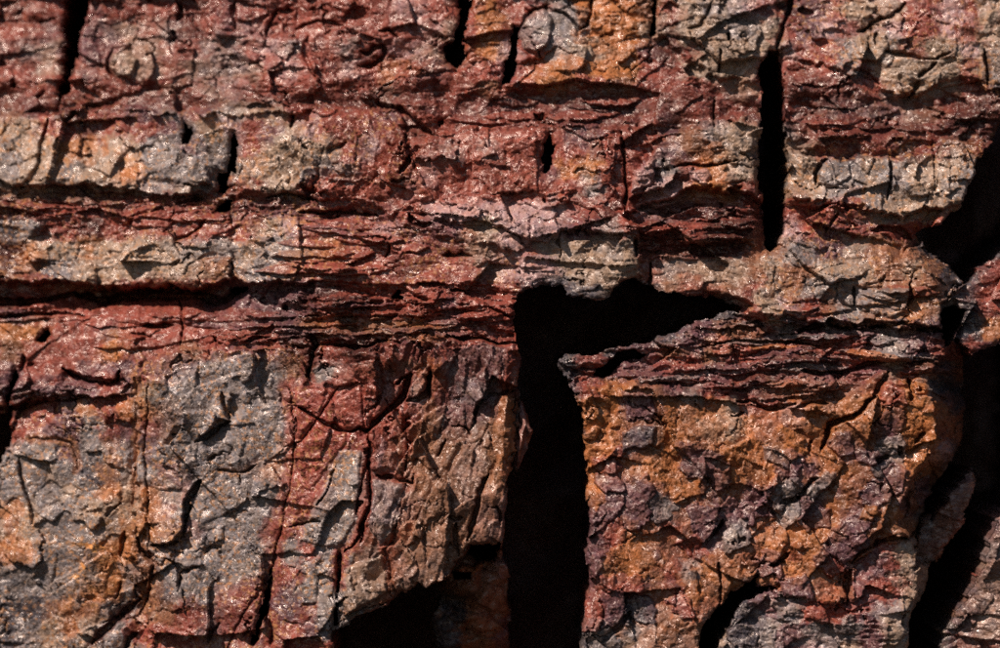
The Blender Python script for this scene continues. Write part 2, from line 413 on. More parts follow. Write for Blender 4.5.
Z_h = np.clip(Z_lam + Z_red * F(.9), 0, 1)          # splits along the bedding
Z_v = Z_rib
px, py = U + W1u * F(4) + W2u * F(.8), V + W1v * F(4) + W2v * F(.8)
fine = smooth(-.15, .3, fbm(U, V, 75, 3, 135))       # where the rock is finely chipped
def mixz(size, seed, tilt, step):
    a_ = plates(px, py, size, seed, tilt, step)
    b_ = plates(px, py, size, seed + 1, tilt, step, .62, 1.45)
    c_ = plates(px + py * F(.2), py, size, seed + 2, tilt, step, 1.5, .55)
    wh = Z_h > .5; wv = Z_v > .5
    return [np.where(wv, c_[i], np.where(wh, b_[i], a_[i])) for i in range(3)]
P1, c1u, c1v = mixz(64, 510, .24, 2.6)
P2, c2u, c2v = mixz(27, 520, .31, 1.7)
P3, c3u, c3v = mixz(11, 530, .36, .9)
grain = fbm(U, V, 5.0, 3, 61, .6)
rough = fbm(xw, yw, 60, 4, 71, .38)
H += rough * F(9) * (1 - Z_smooth * F(.5))
H += P1 * (1 - Z_smooth * F(.6)) + P2 * (1 - Z_smooth * F(.7)) * (F(.28) + F(.66) * fine)
H += P3 * (1 - Z_smooth * F(.7)) * (F(.06) + F(.8) * fine) + grain * F(.35)
# hairline and open joints that wander through the rock
_, _, _, ed_ = cells(U + W1u * 22 + W2u * 5, (V + W1v * 22 + W2v * 5) * F(1.2), 46, 141)
jn = smooth(.02, .3, fbm(U, V, 55, 3, 145))
H -= F(8) * (1 - smooth(.4, 1.6, ed_)) * jn * smooth(.1, .4, fbm(U, V, 90, 2, 149) + .25) * (1 - Z_smooth * F(.7))
# recessed softer bands between the beds
STAIN_SHADE = {}
def stain_shade(sl, w, name, amt):
    if name not in STAIN_SHADE:
        STAIN_SHADE[name] = np.zeros_like(U)
    STAIN_SHADE[name][sl] = np.maximum(STAIN_SHADE[name][sl], w * F(amt))


ALL = (slice(None), slice(None))
def band(v0, slope, hw, dep, u0, u1, seed):
    d_ = (V - v0 - (U - u0) * F(slope) - W1v * F(9) - W2v * F(3)) / F(hw)
    n_ = smooth(-.35, .15, fbm(U, V, 70, 2, seed))
    w_ = np.exp(-d_ ** 4) * n_ * smooth(u0 - 8, u0 + 8, U) * smooth(u1 + 8, u1 - 8, U)
    H[:] = H - F(dep) * w_
    stain_shade(ALL, w_ * smooth(-.4, .3, fbm(U, V, 14, 3, seed + 40)), 'd', .75)
band(104, -.01, 12, 8, -300, 450, 151)
band(106, .0, 15, 6, 455, 762, 152)
band(192, .0, 9, 6, -300, 230, 153)
band(200, .05, 9, 7, 232, 430, 154)
band(116, .0, 19, 7, 788, 1300, 155)
band(214, -.02, 10, 7, 640, 762, 156)
band(248, .02, 7, 10, 640, 762, 157)
# bedding: fine terraces that follow gently dipping layers
dip = V + W1v * F(7) + fbm(U, V, 160, 2, 91) * F(14) - U * F(.02)
lamn = fbm(U * F(.24) + W1u * 4, dip + W2v * 3, 16, 5, 101, .66)
lam = terrace(lamn + 2, 7, .16) - 2
H += lam * F(19) * Z_lam + (terrace(lamn + 2, 5, .2) - 2) * F(4) * (Z_red * F(1.0) + Z_smooth * F(.35))
# scaly crust: contour steps of a warped noise
sc = fbm(xw + W2u * 5, yw + W2v * 5, 38, 5, 111, .55)
H += (terrace(sc + 2, 6, .13) - 2) * F(6) * (Z_scale + Z_red * F(.4))
H += (terrace(sc + 2, 4, .14) - 2) * F(2.5) * Z_grain
# ribs: steep, slightly leaning flutes
rb = fbm((U + V * F(.22) + W1u * 10), V * F(.20), 15, 5, 121, .6)
H += (terrace(rb + 2, 5, .22) - 2) * F(3.5) * Z_rib

def groove(pts, hw, depth, st=None, sw=8, a=3, b=2.0):
    sl = window(pts, hw * 4 + sw + 6)
    x, y = warp(sl, a, b)
    d, side, t = seg_dist(pts, x, y, False)
    hwv = hw * (F(.75) + F(.8) * W1u[sl] + F(.5) * W2v[sl]) * (F(.35) + F(.65) * smooth(0, .18, t) * smooth(0, .18, 1 - t))
    hwv = np.maximum(hwv, .35)
    H[sl] -= F(depth) * (1 - smooth(hwv * F(.55), hwv * F(1.5), d))
    H[sl] -= F(depth * .1) * np.exp(-(d / F(hw * 3)) ** 2)
    if st:
        stain_shade(sl, smooth(sw, sw * .35, d + W2u[sl] * F(4) + W1v[sl] * F(5)), st, .9)


def scarp(pts, h, L, a=4, b=2.5):
    """rock on the left of the running direction (seen in the picture) stands proud and breaks off at the line"""
    sl = window(pts, L * 3 + 8)
    x, y = warp(sl, a, b)
    d, side, t = seg_dist(pts, x, y, False)
    end = smooth(0, .15, t) * smooth(0, .15, 1 - t)
    w = np.exp(-(d / F(L)) ** 2)
    H[sl] += F(h) * w * end * np.where(side < 0, 1, -.35)


G = groove
# top bed
G([(519, 30), (525, 18), (534, 9), (543, 6), (551, 12), (562, 13), (572, 20), (578, 30), (586, 25), (590, 12), (592, -20)], 2.4, 12)
G([(52, 120), (47, 135), (42, 150), (41, 165), (35, 180), (22, 188)], 1.8, 9)
G([(61, 138), (59, 146), (57, 152)], 1.6, 8)
G([(112, 50), (108, 62), (108, 70), (116, 79)], 2.2, 8)
G([(277, 10), (271, 20), (267, 30), (266, 38)], 2.0, 10)
G([(277, 11), (285, 12), (293, 10)], 2.6, 9)
G([(296, 28), (305, 23), (318, 21), (332, 23), (344, 26)], 2.0, 9)
G([(308, 36), (305, 50), (308, 60), (312, 72), (318, 80)], 2.0, 8)
G([(360, 52), (368, 55), (376, 48), (384, 45), (385, 53), (378, 62), (370, 67), (357, 66)], 2.4, 12)
G([(380, 31), (390, 30), (398, 37)], 1.6, 8)
G([(236, 2), (234, 14), (235, 30)], 2.2, 9)
G([(177, 3), (181, 12), (177, 20)], 3.4, 12)
G([(172, 30), (175, 38), (170, 42)], 2.8, 10)
G([(294, 112), (292, 120), (291, 130)], 1.8, 10)
G([(13, 86), (17, 84)], 2.5, 14)
G([(37, 98), (42, 95), (45, 92)], 2.2, 10)
G([(66, 122), (73, 117), (77, 111)], 2.6, 10)
G([(776, 52), (779, 38), (783, 24), (790, 8), (794, -20)], 2.8, 16)
G([(728, 33), (728, 41)], 2.0, 16)
G([(720, 52), (719, 60), (718, 71)], 1.6, 12)
G([(686, 30), (700, 26), (708, 12), (712, 2)], 1.5, 8)
G([(400, 174), (405, 168), (409, 163), (410, 154)], 3.0, 20)
G([(330, 150), (338, 149), (346, 144)], 1.8, 9)
G([(300, 140), (303, 147), (308, 150)], 1.6, 8)
G([(543, 198), (545, 203)], 2.2, 12)
G([(535, 114), (541, 118), (544, 112)], 3.0, 14)
G([(438, 122), (442, 124)], 4.0, 12)
G([(622, 132), (622, 150), (624, 172), (626, 196), (625, 212)], 2.0, 11)
G([(675, 167), (688, 164), (700, 166), (712, 165), (722, 164), (736, 160)], 2.3, 16)
G([(664, 158), (665, 166), (670, 170)], 2.4, 12)
G([(636, 240), (636, 250), (636, 258)], 1.6, 14)
G([(650, 262), (651, 274), (650, 284)], 1.8, 14)
G([(714, 96), (714, 110), (713, 128)], 1.4, 8)
# top right corner
G([(866, 30), (872, 23), (880, 20), (890, 18), (897, 12), (905, 4)], 2.2, 12)
G([(856, 32), (866, 30)], 2.0, 8)
G([(886, 52), (894, 54), (905, 55), (918, 60), (932, 59), (948, 53)], 2.2, 10)
G([(934, 63), (926, 70), (918, 77)], 2.6, 12)
G([(919, 80), (915, 90), (910, 96)], 2.4, 10)
G([(868, 38), (867, 46), (867, 54)], 1.4, 9)
G([(876, 34), (875, 46)], 2.0, 9)
G([(983, 50), (986, 66), (987, 84)], 2.6, 14)
G([(799, 8), (806, 12), (814, 14)], 3.0, 12)
G([(815, 184), (815, 174), (819, 165), (827, 160)], 2.6, 15)
G([(889, 153), (889, 165), (889, 176), (886, 200)], 1.8, 10)
G([(932, 140), (932, 165), (930, 196)], 1.2, 5)
G([(825, 232), (830, 222), (838, 214)], 1.5, 8)
# middle beds
G([(410, 214), (414, 221), (424, 225), (432, 223)], 2.6, 14)
G([(444, 256), (452, 255), (462, 254), (472, 256)], 2.2, 12)
G([(300, 213), (320, 214), (340, 212), (358, 214), (378, 215)], 2.0, 12)
G([(327, 217), (333, 219), (340, 217)], 2.6, 10)
G([(266, 198), (280, 195), (292, 193), (304, 197), (318, 200)], 1.6, 9)
G([(178, 203), (190, 200), (204, 198)], 2.2, 10)
G([(374, 236), (386, 238), (389, 246), (386, 258)], 1.8, 8)
G([(175, 232), (177, 240), (200, 228), (206, 220)], 1.6, 9)
# long gap under the left bed
G([(-200, 300), (-20, 302), (20, 303), (40, 300), (62, 296), (74, 293)], 4.6, 30)
G([(72, 294), (88, 297), (104, 301), (120, 297), (136, 296), (152, 295), (176, 295), (200, 296), (216, 298)], 4.4, 40)
G([(128, 290), (150, 291), (172, 288), (200, 294)], 2.2, 22)
G([(-40, 318), (22, 315), (50, 314), (84, 314)], 2.0, 14)
G([(200, 300), (214, 304), (226, 300), (236, 293)], 3.0, 20)
G([(176, 298), (180, 310), (181, 322), (181, 334), (180, 346)], 1.6, 9)
G([(143, 324), (156, 326), (172, 326)], 2.4, 12)
G([(130, 333), (142, 334), (152, 335)], 1.6, 7)
G([(62, 369), (75, 374), (92, 379), (108, 382), (116, 381), (120, 372)], 2.8, 14)
G([(22, 356), (24, 362), (20, 372)], 2.4, 12)
G([(28, 366), (34, 364)], 2.0, 8)
G([(214, 338), (217, 344), (228, 347)], 1.6, 10)
G([(248, 341), (258, 338), (270, 337)], 2.2, 18)
G([(260, 300), (266, 301)], 3.4, 7)
G([(286, 307), (287, 311)], 2.6, 10)
G([(312, 334), (316, 345), (311, 362), (308, 376)], 3.4, 14, 'd', 7)
G([(420, 284), (434, 284), (446, 285)], 1.8, 14)
G([(450, 290), (464, 293)], 1.8, 14)
G([(487, 304), (498, 311), (506, 315), (514, 317)], 1.2, 10)
G([(446, 334), (458, 337), (470, 338), (482, 338), (496, 343), (518, 343)], 1.8, 16)
G([(316, 346), (340, 346), (362, 347), (388, 340)], 2.2, 14)
# bottom left block
G([(20, 458), (21, 472), (22, 484), (28, 500), (33, 514), (34, 524)], 1.8, 9)
G([(-10, 410), (30, 404), (60, 399), (90, 396)], 3.4, 12)
G([(30, 438), (50, 440), (70, 441), (74, 452), (78, 470)], 1.6, 5, 'b', 7)
G([(122, 556), (124, 545), (126, 532)], 2.0, 9)
G([(116, 598), (118, 590), (120, 582)], 1.8, 9)
G([(92, 644), (112, 624), (128, 610), (140, 598)], 3.6, 12, 'd', 8)  # dark red tint paints the shadow along this scarp
G([(124, 650), (128, 638), (138, 632)], 3.2, 18)
G([(140, 612), (148, 596), (152, 578), (156, 562), (148, 554), (136, 534)], 2.0, 10, 'b', 6)
# big grey block
G([(148, 380), (148, 420), (147, 450), (148, 480), (149, 510), (150, 535), (152, 556)], 1.0, 6, None, 8, 7, 2)
G([(136, 372), (137, 420), (136, 470), (133, 510)], 1.0, 2, 'b', 5)
G([(202, 480), (194, 490), (189, 500), (187, 512), (186, 522)], 3.6, 22)
G([(186, 522), (184, 532), (176, 541), (166, 545), (154, 544)], 2.2, 14)
G([(224, 392), (226, 402), (230, 412), (231, 420)], 1.6, 9)
G([(232, 421), (222, 424), (217, 430), (206, 438), (196, 441)], 3.0, 12)
G([(220, 470), (232, 471), (246, 471), (258, 464)], 1.4, 9, 'b', 7)
G([(208, 460), (214, 458), (219, 455)], 1.6, 9)
G([(240, 485), (241, 474)], 1.2, 6)
G([(180, 590), (184, 574), (192, 567), (200, 566)], 2.6, 10)
G([(206, 552), (212, 548), (222, 547)], 1.8, 8)
# red block
G([(290, 388), (292, 405), (294, 425), (295, 445), (293, 468), (289, 490), (284, 508), (282, 520)], .8, 6, 'r', 15)
G([(338, 388), (328, 404), (314, 424), (304, 436), (296, 445)], .8, 6, 'r', 14)
G([(295, 405), (306, 410), (318, 416), (330, 423), (342, 429), (352, 431)], 1.7, 11, 'r', 12)
G([(350, 431), (360, 427), (366, 430), (372, 428)], 1.6, 10, 'r', 10)
G([(368, 431), (374, 424), (384, 414), (396, 405), (404, 396), (408, 384), (410, 375), (403, 378), (398, 384)], 3.0, 20, 'r', 10)
G([(408, 401), (418, 398), (427, 392), (430, 384), (431, 372)], 2.4, 16)
G([(370, 432), (369, 450), (370, 470), (370, 490), (370, 506), (362, 530), (356, 543), (345, 551)], 2.0, 13, 'r', 11)
G([(370, 462), (363, 476), (359, 495), (358, 514)], 1.6, 9, 'r', 8)
G([(366, 520), (363, 532), (361, 542)], 1.6, 10)
G([(341, 552), (340, 566), (338, 580)], 2.4, 14, 'r', 12)
G([(378, 475), (390, 477), (404, 480), (412, 482), (414, 474)], 2.0, 12, 'r', 8)
G([(290, 526), (302, 523), (314, 520), (322, 521)], 1.6, 9)
G([(336, 465), (330, 480), (326, 492), (318, 505)], 1.4, 8)
G([(398, 520), (394, 540), (386, 548), (392, 570), (390, 592), (398, 600)], 1.2, 4, 'r', 8)
G([(282, 520), (282, 528), (276, 548), (273, 566)], 1.5, 6, 'r', 13)
G([(228, 650), (236, 628), (250, 606), (262, 592), (272, 576)], 1.2, 4, 'r', 16)
G([(272, 645), (273, 628), (270, 615)], 1.4, 6, 'r', 12)
G([(210, 642), (212, 632), (222, 622)], 1.6, 9)
# brown ribbed block
G([(430, 372), (430, 386), (430, 396)], 1.6, 10)
G([(489, 468), (484, 480), (480, 492), (478, 505), (474, 520), (468, 540)], 2.6, 14)
G([(438, 455), (442, 446), (445, 440)], 1.8, 9)
G([(451, 428), (458, 426), (466, 428), (470, 434)], 1.4, 8)
G([(474, 424), (476, 410), (482, 399), (490, 393), (506, 394), (516, 392)], 1.8, 10)
G([(487, 505), (496, 505), (500, 514), (500, 524)], 2.0, 11)
G([(450, 515), (456, 518), (463, 517)], 2.2, 10)
G([(457, 522), (456, 540), (458, 556)], 2.2, 10)
G([(406, 420), (408, 450), (407, 470)], 1.2, 6, 'r', 6)
# rusty block
G([(736, 401), (748, 401), (758, 405), (768, 408), (780, 406), (794, 404)], 3.4, 18)
G([(796, 407), (812, 402), (826, 403)], 2.6, 16)
G([(874, 396), (864, 402), (857, 412), (850, 417), (840, 419), (829, 424), (826, 434), (824, 444), (820, 450)], 3.0, 20)
G([(888, 372), (880, 385), (872, 395)], 2.8, 16)
G([(908, 378), (909, 390), (908, 400)], 3.0, 18)
G([(728, 416), (736, 416), (742, 413)], 2.2, 11)
G([(830, 374), (845, 372), (858, 368), (870, 363), (886, 362)], 2.2, 14)
G([(800, 371), (815, 373), (832, 372)], 2.2, 14)
G([(818, 478), (810, 480), (804, 488), (800, 500)], 2.2, 11)
G([(780, 502), (790, 500), (800, 499)], 2.4, 11)
G([(852, 562), (858, 552), (870, 546), (880, 540), (894, 538), (908, 540)], 2.8, 14)
G([(846, 604), (846, 586), (850, 570)], 3.4, 14)
G([(718, 606), (719, 590), (719, 560)], 1.8, 10)
G([(768, 566), (775, 564), (782, 558), (788, 552)], 2.6, 14)
G([(712, 535), (716, 528), (722, 520)], 2.6, 12)
G([(898, 446), (900, 450), (899, 454)], 3.0, 12)
G([(914, 442), (918, 436), (923, 433)], 2.4, 12)
G([(888, 456), (880, 460), (876, 463)], 2.2, 10)
G([(808, 452), (808, 446), (811, 440)], 2.2, 10)
G([(603, 640), (618, 625), (630, 612)], 2.6, 9)
G([(800, 332), (830, 322), (850, 326), (868, 322), (884, 325), (900, 322), (922, 328), (946, 332)], 3.6, 22)
G([(853, 287), (854, 296), (854, 306)], 1.6, 11)
G([(909, 286), (910, 296), (907, 306)], 2.6, 14)
G([(745, 325), (758, 322), (764, 326)], 2.2, 12)
G([(700, 347), (740, 341), (790, 342), (820, 346)], 1.8, 12)
G([(870, 232), (884, 228), (900, 229), (914, 240)], 3.2, 12)

# ledges that break off and shade what lies below (proud side is above the line when it runs right to left)
SC = scarp
SC([(676, 170), (673, 180), (664, 188), (654, 190), (640, 194), (626, 199)], -16, 12)
SC([(560, 88), (600, 84), (636, 88), (648, 74), (676, 54)], 2, 10)
SC([(20, 186), (60, 184), (110, 186), (170, 196), (216, 194)], 8, 10)
SC([(0, 288), (70, 284), (120, 289), (200, 288), (236, 286)], 7, 12, 11, 7)
SC([(236, 286), (300, 282), (400, 284), (517, 288)], 3, 9)
SC([(400, 212), (470, 216), (530, 240), (572, 228), (620, 214)], 7, 9)
SC([(120, 370), (110, 383), (90, 379), (60, 368)], -10, 14)
SC([(140, 395), (90, 397), (40, 403), (-20, 408)], -10, 12)
SC([(520, 255), (560, 262), (640, 268)], 5, 8)
SC([(720, 312), (800, 325), (880, 326), (946, 332)], 10, 12)
SC([(800, 162), (850, 160), (900, 158), (960, 146)], -6, 8)
SC([(786, 204), (850, 208), (900, 216), (960, 206)], 5, 9)
SC([(232, 420), (218, 428), (200, 440)], -11, 12)
SC([(231, 392), (231, 420)], -6, 10)
SC([(150, 540), (168, 545), (182, 538), (188, 510), (202, 480)], 9, 12)
SC([(700, 545), (716, 524), (724, 518)], 8, 10)
SC([(590, 396), (700, 396), (740, 404), (790, 408), (840, 416)], 7, 12)

# the face of the rusty block turns away to the right and down
redge = [(962, 325), (925, 380), (929, 400), (932, 425), (931, 445), (924, 456), (914, 470), (905, 490), (899, 506), (893, 520), (905, 540), (922, 560), (912, 600), (905, 660), (900, 1000)]
rp = redge + [(1400, 1000), (1400, 325)]
sl, sd = poly_sdf(rp, 60, 5, 3)
turn = np.clip(sd, 0, 48)
m_ = (inb('F2', 'F4', 'F1'))[sl]
H[sl] -= np.where(m_, turn * F(2.3) + smooth(0, 5, sd) * 5, 0)
# shaded flank on the left of the tall slot
sl, sd = poly_sdf([(750, 132), (800, 132), (800, 262), (762, 258), (752, 232), (755, 190)], 20, 5, 3)
H[sl] -= np.where(inb('B7', 'C4')[sl], np.clip(sd, 0, 24) * F(1.7), 0)
# right end of the grey brown bed rounds off
sl, sd = poly_sdf([(915, 225), (980, 260), (980, 340), (940, 332), (938, 290), (905, 250)], 20, 5, 3)
H[sl] -= np.where(inb('C5')[sl], np.clip(sd, 0, 40) * F(1.1), 0)
# brown block thins towards the rubble
sl, sd = poly_sdf([(508, 350), (530, 350), (530, 600), (440, 640), (412, 588), (450, 578), (470, 548), (500, 545)], 20, 4, 3)
H[sl] -= np.where(inb('E4')[sl], np.clip(sd, 0, 20) * F(1.3), 0)
# rubble is very rough
rub = soft_mask([(425, 583), (515, 560), (515, 1000), (425, 1000)], 6)
H += rub * (facets(xw, yw, 22, 601, 1.6, .8) * F(1.1) + rough * 20 - np.clip(V - 600, 0, 60) * F(.7))
# left shelf is hollowed right below the overhang
hol = np.exp(-((V - 298 - W1v * 9 - W2v * 4 - np.clip(72 - U, 0, 80) * F(.07)) / (F(9.5) + W1u * 5)) ** 2) * smooth(262, 200, U) * (F(.62) + F(.38) * smooth(55, 85, U))
H -= hol * F(16)

H += F(15) * np.exp(-((V - 304) / F(10)) ** 2) * smooth(78, 50, U) * smooth(-.3, .3, fbm(U, V, 30, 3, 158))
H += F(9) * np.exp(-((V - 302) / F(9)) ** 2) * smooth(200, 260, U) * smooth(520, 480, U) * smooth(-.2, .25, fbm(U, V, 26, 3, 159))

# ------------------------------------------------------------------ pieces: slabs in the ledges, flakes on the crusts
PART = np.zeros(U.shape, np.int32)
part_info = [None]            # (block index, name, colour letter or None)
TINT = np.zeros(U.shape, np.int16)


def new_part(block, name):
    part_info.append((block, name))
    return len(part_info) - 1


def add_slab(cu, cv, L, T, tilt, lift, tint=None, name="slab"):
    """lens shaped layer, proud at its lower edge"""
    n = 7
    pts = []
    for i in range(n + 1):
        s = i / n * 2 - 1
        pts.append((cu + s * L / 2, cv + tilt * s * L / 2 - T * .5 * (1 - abs(s) ** 2.6) * random.uniform(.7, 1.2)))
    for i in range(n, -1, -1):
        s = i / n * 2 - 1
        pts.append((cu + s * L / 2 * .99, cv + .6 + tilt * s * L / 2 + T * .5 * (1 - abs(s) ** 2.6) * random.uniform(.7, 1.2)))
    j = int(np.searchsorted(vg, cv)); i = int(np.searchsorted(ug, cu))
    blk = int(LAB[j, i])
    if blk == 0:
        return
    sl = window(pts, 8)
    x, y = warp(sl, 3.5, 1.6)
    sd = seg_dist(pts, x, y, True)
    sd = np.where(LAB[sl] == blk, sd, -9)
    ins = sd > 0
    if ins.sum() < 25:
        return
    pid = new_part(blk, name)
    dv = np.clip((y - (cv - T * .5)) / T, 0, 1)
    H[sl] += smooth(0, 1.3, sd) * F(lift) * (F(.35) + F(.75) * dv)
    PART[sl] = np.where(ins, pid, PART[sl])
    if tint:
        TINT[sl] = np.where(ins, ord(tint), TINT[sl])


def slabs(n, region, L, T, lift, tilt, tints=None):
    p = [np.array(q) for q in region]
    us = [q[0] for q in region]; vs = [q[1] for q in region]
    k = 0; tries = 0
    while k < n and tries < n * 30:
        tries += 1
        u = random.uniform(min(us), max(us)); v = random.uniform(min(vs), max(vs))
        if float(seg_dist(region, np.array([u], F), np.array([v], F), True)[0]) < 3:
            continue
        t = random.choice(tints) if tints and random.random() < .5 else None
        add_slab(u, v, random.uniform(*L), random.uniform(*T), random.uniform(*tilt), random.uniform(*lift), t)
        k += 1


# layered ledges
slabs(34, [(590, 352), (655, 346), (720, 316), (800, 330), (945, 338), (965, 385), (880, 368), (800, 398), (640, 380)], (30, 110), (5, 12), (2.5, 7.5), (-.16, .10), "vvrdgo")
slabs(26, [(222, 342), (300, 305), (330, 290), (510, 292), (515, 338), (440, 334), (390, 344), (300, 346)], (40, 120), (5, 10), (3, 8), (-.14, .06), "rrdbv")
slabs(16, [(640, 205), (755, 205), (760, 245), (650, 255)], (30, 80), (6, 11), (4, 8), (-.25, .05), "drb")
slabs(14, [(240, 200), (400, 214), (510, 235), (500, 285), (240, 280)], (40, 110), (7, 13), (3, 7), (-.06, .12), "rrvb")
slabs(12, [(-60, 190), (210, 198), (215, 230), (-60, 228)], (50, 130), (7, 13), (3, 7), (-.03, .06), "rrd")
slabs(10, [(-40, 302), (60, 304), (220, 300), (280, 310), (180, 345), (-40, 322)], (60, 140), (8, 16), (1.5, 4), (-.16, .04), "rrv")
slabs(10, [(470, 95), (620, 92), (655, 110), (620, 126), (470, 128)], (35, 80), (8, 14), (3, 6), (-.1, .1), "dr")
slabs(9, [(795, 75), (880, 90), (950, 100), (990, 130), (800, 145)], (35, 80), (8, 14), (3, 6), (-.15, .15), "dr")
slabs(8, [(790, 255), (900, 255), (930, 320), (770, 312)], (40, 90), (9, 16), (3, 6), (-.06, .06), "gbr")

# violet and grey flakes on the rusty block; pale crust plates over the cavity
def flakes(region_mask, size, seed, keep, lift, name="flake", stretch=1.0, classes="vkgrpd", paint=True):
    x = (U + W1u * F(size * .42) + W2u * F(5)); y = (V + W1v * F(size * .42) + W2v * F(5)) * F(stretch)
    cid, cx, cy, ed = cells(x, y, size, seed)
    ids = np.unique(cid[region_mask])
    rs = np.random.RandomState(seed + 5)
    for c in ids:
        m = (cid == c)
        jj, ii = np.nonzero(m)
        if len(jj) < 30:
            continue
        sl = (slice(jj.min(), jj.max() + 1), slice(ii.min(), ii.max() + 1))
        ms = m[sl] & region_mask[sl] & (PART[sl] == 0)
        if ms.sum() < 30:
            continue
        jc, ic = int(jj.mean()), int(ii.mean())
        blk = int(LAB[jc, ic])
        ms &= LAB[sl] == blk
        if blk == 0 or ms.sum() < 30:
            continue
        uc, vc = float(U[jc, ic]), float(V[jc, ic])
        L = chr(CM[min(max(int(vc // 20), 0), 32), min(max(int(uc // 20), 0), 49)])
        r1, r2, r3, r4 = rs.rand(4)
        if not (L in classes and r1 < keep):
            continue
        pid = new_part(blk, name)
        e = smooth(0, 2.2, ed[sl])
        tiltp = (U[sl] - uc) * F((r2 - .5) * .32) + (V[sl] - vc) * F((r3 - .5) * .32)
        H[sl] += np.where(ms, e * (F(lift * (.5 + r4)) + tiltp), 0)
        PART[sl] = np.where(ms, pid, PART[sl])
        if paint:
            TINT[sl] = np.where(ms, ord(L), TINT[sl])


flakes(inb('F2', 'F3') & (V < 672) & (U < 935), 25, 905, .75, 3.2)
flakes(inb('C3') & (V < 272), 24, 915, .9, 4.5, "crust_plate", 1.5, "p")

flakes(inb('A2', 'A4', 'A5', 'A6', 'B5', 'B6', 'B7') & (V > -15) & (U < 1012), 38, 925, .45, 2.6, "flake", 1.2, "rvoptgbd", False)
flakes(inb('E4') & (V < 590), 34, 935, .5, 2.4, "flake", .6, "rvoptgbd", False)
flakes(inb('E1', 'E2') & (V < 665) & (U > -10), 46, 945, .4, 2.6, "flake", 1.0, "gtobvk", False)
flakes(inb('B2', 'B4', 'B8', 'C1', 'C5') & (V < 665) & (U > -10), 40, 955, .4, 2.4, "flake", 1.3, "gtobvkrp", False)

# manually traced pieces
def piece(pts, lift, name, tint=None, a=3, b=2):
    sl = window(pts, 10)
    x, y = warp(sl, a, b)
    sd = seg_dist(pts, x, y, True)
    cu = sum(p[0] for p in pts) / len(pts); cv = sum(p[1] for p in pts) / len(pts)
    blk = int(LAB[int(np.searchsorted(vg, cv)), int(np.searchsorted(ug, cu))])
    sd = np.where(LAB[sl] == blk, sd, -9)
    ins = sd > 0
    pid = new_part(blk, name)
    H[sl] += smooth(-.5, 2.5, sd) * F(lift)
    PART[sl] = np.where(ins, pid, PART[sl])
    if tint:
        TINT[sl] = np.where(ins, ord(tint), TINT[sl])


piece([(523, 16), (532, 10), (544, 8), (550, 16), (552, 32), (548, 48), (536, 54), (524, 50), (519, 36)], 7, "nodule", 'g')
piece([(296, 392), (330, 388), (322, 408), (312, 414), (297, 405)], 2, "fragment")
piece([(340, 390), (362, 380), (366, 425), (350, 430), (328, 420), (326, 408)], 3, "fragment", 'r')
piece([(297, 408), (316, 417), (298, 440)], 2, "fragment", 'r')
piece([(320, 420), (348, 432), (345, 445), (325, 470), (312, 490), (300, 488), (298, 448)], 2, "fragment", 'r')
piece([(340, 450), (362, 450), (358, 520), (338, 548), (300, 540), (312, 510), (322, 490)], 3, "fragment", 'g')
piece([(374, 480), (402, 482), (400, 520), (384, 545), (370, 530), (372, 500)], 3, "fragment", 'g')
piece([(348, 565), (384, 552), (388, 590), (350, 612), (344, 600)], 4, "fragment", 't')
piece([(412, 398), (424, 378), (431, 380), (430, 392), (420, 400)], 4, "fragment")
piece([(640, 424), (655, 426), (652, 442), (645, 450), (634, 448), (622, 452), (622, 432)], 5, "flake", 'k')
piece([(604, 458), (616, 456), (622, 466), (616, 474), (605, 474)], 5, "nodule", 'v')
piece([(852, 452), (858, 448), (878, 450), (886, 462), (868, 466), (856, 462)], 4, "flake", 'v')
piece([(862, 504), (874, 504), (876, 512), (868, 520), (858, 518)], 5, "flake", 'o')
piece([(786, 470), (790, 460), (774, 448), (762, 444), (764, 460)], 4, "flake", 'k')
piece([(758, 498), (770, 478), (776, 470), (778, 480), (764, 504), (752, 512)], 6, "flake", 'v')
piece([(985, 50), (1003, 46), (1003, 88), (990, 90), (986, 70)], 7, "fragment", 'k')
piece([(816, 184), (816, 168), (832, 162), (848, 164), (850, 178), (834, 188)], 4, "nodule", 'g')
piece([(858, 34), (866, 40), (886, 34), (888, 50), (876, 62), (862, 64), (855, 50)], 5, "nodule", 't')
piece([(856, 290), (908, 288), (906, 310), (890, 318), (862, 312)], 5, "fragment", 'g')
piece([(82, 26), (98, 28), (96, 42), (104, 62), (94, 68), (82, 62)], 3, "fragment", 'v')
piece([(112, 54), (130, 52), (140, 62), (134, 76), (118, 78), (110, 68)], 6, "nodule", 't')
piece([(628, 214), (640, 206), (664, 202), (684, 200), (668, 206), (650, 212), (636, 218)], 8, "slab", 'p')
piece([(686, 172), (706, 168), (712, 176), (704, 186), (690, 180)], 5, "fragment", 'p')
piece([(632, 172), (652, 160), (656, 172), (650, 186), (630, 194)], 8, "fragment", 'p')

